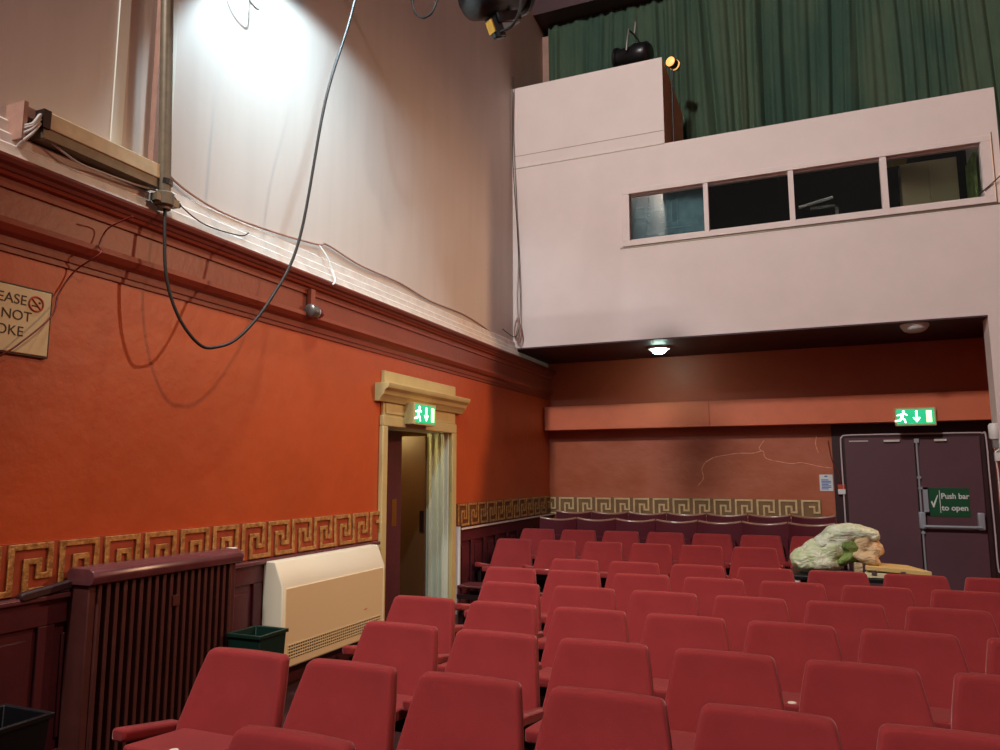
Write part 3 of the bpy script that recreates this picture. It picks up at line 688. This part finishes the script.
def make_seat_proto():
    t = thing('theatre_seat', 'x', 'seat')
    MB().add(*back_mesh()).build('backrest', M['velvet'], t, smooth=True)
    for p in t.children[0].data.polygons: p.use_smooth = True
    s = MB()
    s.prism([(-.255,-.50),(-.24,-.52),(.24,-.52),(.255,-.50),(.25,-.16),(-.25,-.16)], lambda u, v, q: (u, v, q+(.03 if v < -.4 else 0)), .445, .505)
    st = s.build('seat', M['velvet'], t, bevel=.028, segs=4)
    MB().lathe([(.001,.010),(.020,.010),(.022,.006),(.022,0)], (0,-.47,.526), n=14).build('number_plate', M['plate'], st)
    a = MB().prism(rrect(.056,.06,.02,4), lambda u, v, q: (.297+u, q, .552+v-(q+.47)*.18), -.47, -.13).build('armrest', M['velvet'], t, bevel=.012, segs=2)
    MB().box(.275,.325,-.40,-.14,.02,.50).box(.265,.335,-.44,-.06,0,.03).build('standard', M['iron'], t, bevel=.008)
    MB().box(-.25,.25,-.42,-.16,.40,.445).build('seat_pan', M['iron'], t, bevel=.008)
    return t
def left_arm(parent):
    MB().prism(rrect(.08,.06,.02,4), lambda u, v, q: (-.335+u, q, .552+v-(q+.47)*.18), -.47, -.13).build('armrest', M['velvet'], parent, bevel=.012, segs=2)
    MB().box(-.365,-.315,-.40,-.14,.02,.50).box(-.375,-.305,-.44,-.06,0,.03).build('standard', M['iron'], parent, bevel=.008)
def make_old_proto():
    t = thing('theatre_seat', 'x', 'seat')
    vs = []; fs = []; n = 16; zs = [.30,.5,.7,.86,.93]
    def prof(u, z, off): 
        x = .295*u
        top = (z-.30)/.63
        zz = z - (.035*(1-u*u) if z == .93 else 0)
        return (x, -.10*(u*u)*0 - .035*(u*u) + .06*top + off - .06, zz)
    for off in (0, .03):
        for z in zs:
            for i in range(n+1): vs.append(prof(-1+2*i/n, z, off))
    L = (n+1)*len(zs)
    for j in range(len(zs)-1):
        for i in range(n):
            a = j*(n+1)+i; fs.append((a, a+1, a+n+2, a+n+1)); fs.append((L+a, L+a+n+1, L+a+n+2, L+a+1))
    for i in range(n):
        fs.append((i, L+i, L+i+1, i+1)); a = (len(zs)-1)*(n+1)+i; fs.append((a, a+1, L+a+1, L+a))
    for j in range(len(zs)-1):
        a = j*(n+1); fs.append((a, a+n+1, L+a+n+1, L+a)); a += n; fs.append((a, L+a, L+a+n+1, a+n+1))
    MB().add(vs, fs).build('backrest', M['vinyl'], t, smooth=True)
    pts = [Vector(prof(-1+2*i/n, .93, .015)) + Vector((0,0,.006)) for i in range(n+1)]
    MB().tube(pts, .019, 8).build('wooden_rim', M['wood_rim'], t, smooth=True)
    MB().prism([(-.24,.34),(.24,.34),(.23,.66),(.2,.70),(-.2,.70),(-.23,.66)], lambda u, v, q: (u, q-.12+.05*(v-.34), v), -.09, 0).build('tipped_up_seat', M['vinyl'], t, bevel=.02, segs=3)
    MB().box(.28,.31,-.36,0,.02,.52).box(.27,.32,-.38,.0,0,.03).build('standard', M['iron'], t, bevel=.006)
    return t
def dup(root):
    r_ = root.copy(); C.objects.link(r_)
    for ch in root.children:
        c_ = ch.copy(); C.objects.link(c_); c_.parent = r_
        for g_ in ch.children:
            d_ = g_.copy(); C.objects.link(d_); d_.parent = c_
    return r_
rowname = ['nearest row, lowest in the picture','second nearest row','third row from the front','fourth row from the front','fifth row from the front',
           'sixth row from the front','seventh row, before the aisle','first row behind the aisle','second row behind the aisle','first row of dark shells','rearmost row, against the rear wall']
ROWS = [  # y, first centre x, count, base z, kind
    (2.16, -1.625, 2, 0, 'v'), (3.02, -2.575, 6, 0, 'v'), (3.88, -2.215, 6, 0, 'v'), (4.74, -2.53, 7, 0, 'v'),
    (5.60, -2.215, 6, 0, 'v'), (6.46, -2.56, 7, 0, 'v'), (7.30, -2.205, 7, -.0, 'v'), (9.22, -3.62, 6, 0, 'v'),
    (10.1, -3.60, 7, .07, 'v'), (11.0, -3.60, 7, .085, 'o'), (11.72, -3.57, 7, .15, 'o')]
vp = make_seat_proto(); op = make_old_proto(); used = {'v': False, 'o': False}
for ri, (y, x0, cnt, z, kd) in enumerate(ROWS):
    for i in range(cnt):
        proto = vp if kd == 'v' else op
        if used[kd]: t = dup(proto)
        else: t = proto; used[kd] = True
        t.location = (x0-.018+.6*i, y, z)
        t.rotation_euler = (0, 0, random.uniform(-.008, .008))
        if kd == 'v':
            pos = 'leftmost' if i == 0 else ordn[i]+' from the left'
            t['label'] = 'red velvet seat, '+pos+' in the '+rowname[ri]
            t['group'] = 'red velvet theatre seats'
        else:
            pos = 'leftmost' if i == 0 else ordn[i]+' from the left'
            t['label'] = 'dark maroon wood-rimmed seat, '+pos+', '+rowname[ri]
            t['group'] = 'wood rimmed seats at the back'
firsts = {}
for o in list(C.objects):
    if o.get('category') == 'seat' and 'leftmost' in o['label'] and 'velvet' in o['label']: left_arm(o)

# something low and dark by the panelling beyond the doorway
t = thing('footstool', 'low dark wooden stool by panelling just beyond the doorway', 'stool', (-3.62, 8.0, 0))
MB().box(-.2,.2,-.16,.16,.40,.43).build('stool_top', M['maroon'], t, bevel=.01)
MB().box(-.2,.2,-.16,-.13,.28,.33).box(-.2,.2,.13,.16,.28,.33).build('stretcher', M['iron'], t)
for sx in (-1,1):
    for sy in (-1,1): MB().box(sx*.18-.015,sx*.18+.015,sy*.14-.015,sy*.14+.015,0,.40).build('leg', M['maroon'], t)

# ------------------------------------------------------------------ table, bag, case in the cross aisle
t = thing('folding_table', 'small dark table standing in the aisle under the plastic bag', 'table', (.36, 8.05, 0))
MB().box(-.58,.62,-.3,.3,.70,.735).build('tabletop', M['black'], t, bevel=.005)
for sx in (-.53,.50):
    for sy in (-.26,.26): MB().box(sx-.025,sx+.025,sy-.025,sy+.025,0,.70).build('leg', M['olivedark'] if sx > 0 else M['white'], t)
def blob(name, m, ells, parent, vox=.018, disp=.03, tex='CLOUDS', ts=.09):
    bm = bmesh.new()
    for (c_, r_, rz) in ells:
        mtx = Matrix.Translation(c_) @ Matrix.Rotation(rz, 4, 'Y') @ Matrix.Diagonal((*r_, 1))
        bmesh.ops.create_icosphere(bm, subdivisions=3, radius=1, matrix=mtx)
    me = bpy.data.meshes.new(name); bm.to_mesh(me); bm.free(); me.materials.append(m)
    o = bpy.data.objects.new(name, me); C.objects.link(o)
    r_ = o.modifiers.new('Remesh', 'REMESH'); r_.mode = 'VOXEL'; r_.voxel_size = vox; r_.use_smooth_shade = True
    s_ = o.modifiers.new('Smooth', 'SMOOTH'); s_.iterations = 4
    tx = bpy.data.textures.new(name, tex); tx.noise_scale = ts
    if tex == 'MUSGRAVE':
        tx.musgrave_type = 'RIDGED_MULTIFRACTAL'; tx.noise_intensity = .7
    d_ = o.modifiers.new('Displace', 'DISPLACE'); d_.texture = tx; d_.strength = disp; d_.mid_level = .5
    if parent: o.parent = parent
    return o
def crease(m, scale, strength, st):
    nt = m.node_tree; b = nt.nodes['Principled BSDF']
    tc = nt.nodes.new('ShaderNodeTexCoord'); mp = nt.nodes.new('ShaderNodeMapping'); mp.inputs['Scale'].default_value = st
    mp.inputs['Rotation'].default_value = (0, .6, 0)
    n = nt.nodes.new('ShaderNodeTexNoise'); n.inputs['Scale'].default_value = scale; n.inputs['Detail'].default_value = 5
    n.inputs['Distortion'].default_value = 1.4
    bp = nt.nodes.new('ShaderNodeBump'); bp.inputs['Strength'].default_value = strength; bp.inputs['Distance'].default_value = .05
    nt.links.new(tc.outputs['Object'], mp.inputs[0]); nt.links.new(mp.outputs[0], n.inputs['Vector'])
    nt.links.new(n.outputs['Fac'], bp.inputs['Height']); nt.links.new(bp.outputs[0], b.inputs['Normal'])
for k_, a_, b_, c_ in (('bag', 9, .7, (1, 1, 2)), ('bagwhite', 8, 1.0, (1, 1, 2.5)), ('tancloth', 10, .9, (1, 1, 2)), ('greencloth', 12, .9, (1, 1, 1))): crease(M[k_], a_, b_, c_)
bg = thing('plastic_bag', 'bulging translucent plastic bag of green cloth lying on table', 'bag', (0, 8.05, .735))
blob('bag_film', M['bag'], [((-.09,0,.12),(.14,.17,.125),.1),((.02,0,.17),(.18,.19,.15),-.5),((.06,0,.10),(.2,.2,.10),0),((.14,0,.22),(.16,.18,.13),-.6)], bg, disp=.035, ts=.09)
blob('bag_upper_folds', M['bagwhite'], [((.12,0,.30),(.2,.16,.10),-.62),((.28,0,.41),(.2,.15,.075),-.12),((.40,0,.40),(.18,.14,.075),.12),((.2,0,.3),(.16,.15,.1),-.4),((.53,0,.37),(.06,.11,.07),.5)], bg, disp=.03, ts=.08)
blob('green_contents', M['greencloth'], [((.30,-.03,.27),(.11,.13,.07),.2),((.27,-.05,.15),(.12,.13,.05),-.6),((.34,-.02,.20),(.09,.1,.10),-.3)], bg, disp=.03, ts=.05)
o = blob('cloth_bundle', M['tancloth'], [((.43,8.0,1.04),(.075,.1,.08),.2),((.45,7.93,.90),(.13,.10,.05),.35),((.52,8.0,.96),(.07,.1,.07),.3),((.56,8.05,1.0),(.05,.08,.09),-.4)], None, disp=.03, ts=.05)
tag(o, 'crumpled tan cloth bundle between plastic bag and wooden case', 'cloth')
t = thing('wooden_case', 'flat pale wooden case with metal latches lying on table', 'case', (.70, 8.0, .74))
MB().prism([(-.28,-.2),(.12,-.2),(.28,.2),(-.22,.2)], lambda u, v, q: (u, v, q), .0, .045).build('case_base', M['casecream'], t, bevel=.004)
MB().prism([(-.27,-.2),(.27,-.2),(.12,.2),(-.22,.2)], lambda u, v, q: (u, v, q+.05*max(0,-u+.1)-.04*max(0,u)), .05, .09).build('case_lid', M['casewood'], t, bevel=.004)
MB().box(-.22,-.18,-.212,-.2,.03,.07).box(.02,.06,-.212,-.2,.03,.07).build('latch', M['aluminium'], t)
MB().box(-.36,-.29,-.15,.1,-.0,.12).build('case_end', M['tancloth'], t)

# ------------------------------------------------------------------ lights
def area(name, loc, target, size, energy, col, sy=None):
    l = bpy.data.lights.new(name, 'AREA'); l.size = size; l.energy = energy; l.color = col
    if sy: l.shape = 'RECTANGLE'; l.size_y = sy
    o = bpy.data.objects.new(name, l); C.objects.link(o); o.location = loc
    d = Vector(target)-Vector(loc); o.rotation_euler = d.to_track_quat('-Z', 'Y').to_euler(); return o
def spot(name, loc, target, ang, blend, energy, col, r=.05):
    l = bpy.data.lights.new(name, 'SPOT'); l.energy = energy; l.color = col; l.spot_size = math.radians(ang); l.spot_blend = blend
    l.shadow_soft_size = r
    o = bpy.data.objects.new(name, l); C.objects.link(o); o.location = loc
    d = Vector(target)-Vector(loc); o.rotation_euler = d.to_track_quat('-Z', 'Y').to_euler(); return o
def point(name, loc, energy, col, r=.1):
    l = bpy.data.lights.new(name, 'POINT'); l.energy = energy; l.color = col; l.shadow_soft_size = r
    o = bpy.data.objects.new(name, l); C.objects.link(o); o.location = loc; return o
spot('work_flood', (-3.30, 4.22, 5.95), (-3.63, 4.72, 5.09), 118, .3, 185, (.62, .86, 1), .06)
spot('wall_wash', (-1.6, 3.6, 7.2), (-4.1, 6.0, 3.3), 60, 1, 640, (.54, .84, 1), .1)
area('house_light', (-3.5, -3.0, 11.7), (-1, 8.0, 3.5), 1.0, 1350, (1, .94, .90))
spot('lower_wall_fill', (3.0, 2.6, 9.3), (-3.9, 5.6, .9), 46, 1, 1300, (1, .84, .66), .15)  # unseen fill spot, added to lift the lower wall and heater
spot('warm_side_light', (6.4, 10.9, 6.55), (-4.1, 7.4, 1.6), 58, 1, 2100, (1, .60, .34), .12)
point('corridor_light', (-5.0, 7.6, 2.2), 16, (1, .85, .35), .1)
point('booth_fill', (1.0, 10.56, 6.2), 3.2, (1, .95, .8), .1)  # unseen fill light, added to brighten the cupboard in the booth
w = bpy.data.worlds.new('World'); SC.world = w; w.use_nodes = True
w.node_tree.nodes['Background'].inputs[0].default_value = (1, .86, .76, 1)
w.node_tree.nodes['Background'].inputs[1].default_value = .09

# ------------------------------------------------------------------ camera
f, yaw, pitch, roll = 735.17, -.395652, .131326, -.001716
cy, sy_, cp_, sp = math.cos(yaw), math.sin(yaw), math.cos(pitch), math.sin(pitch)
F = Vector((sy_*cp_, cy*cp_, sp)); R0 = Vector((cy, -sy_, 0)); U0 = R0.cross(F)
Rr = math.cos(roll)*R0+math.sin(roll)*U0; Ur = -math.sin(roll)*R0+math.cos(roll)*U0
cam = bpy.data.cameras.new('Camera'); cam.sensor_width = 36; cam.lens = 36*f/1000; cam.clip_start = .05
co = bpy.data.objects.new('Camera', cam); C.objects.link(co)
co.matrix_world = Matrix(((Rr.x, Ur.x, -F.x, 0), (Rr.y, Ur.y, -F.y, 0), (Rr.z, Ur.z, -F.z, 1.72), (0, 0, 0, 1)))
SC.camera = co
SC.view_settings.view_transform = 'Standard'; SC.view_settings.look = 'None'
SC.view_settings.exposure = 0; SC.view_settings.gamma = 1; SC.view_settings.use_curve_mapping = False
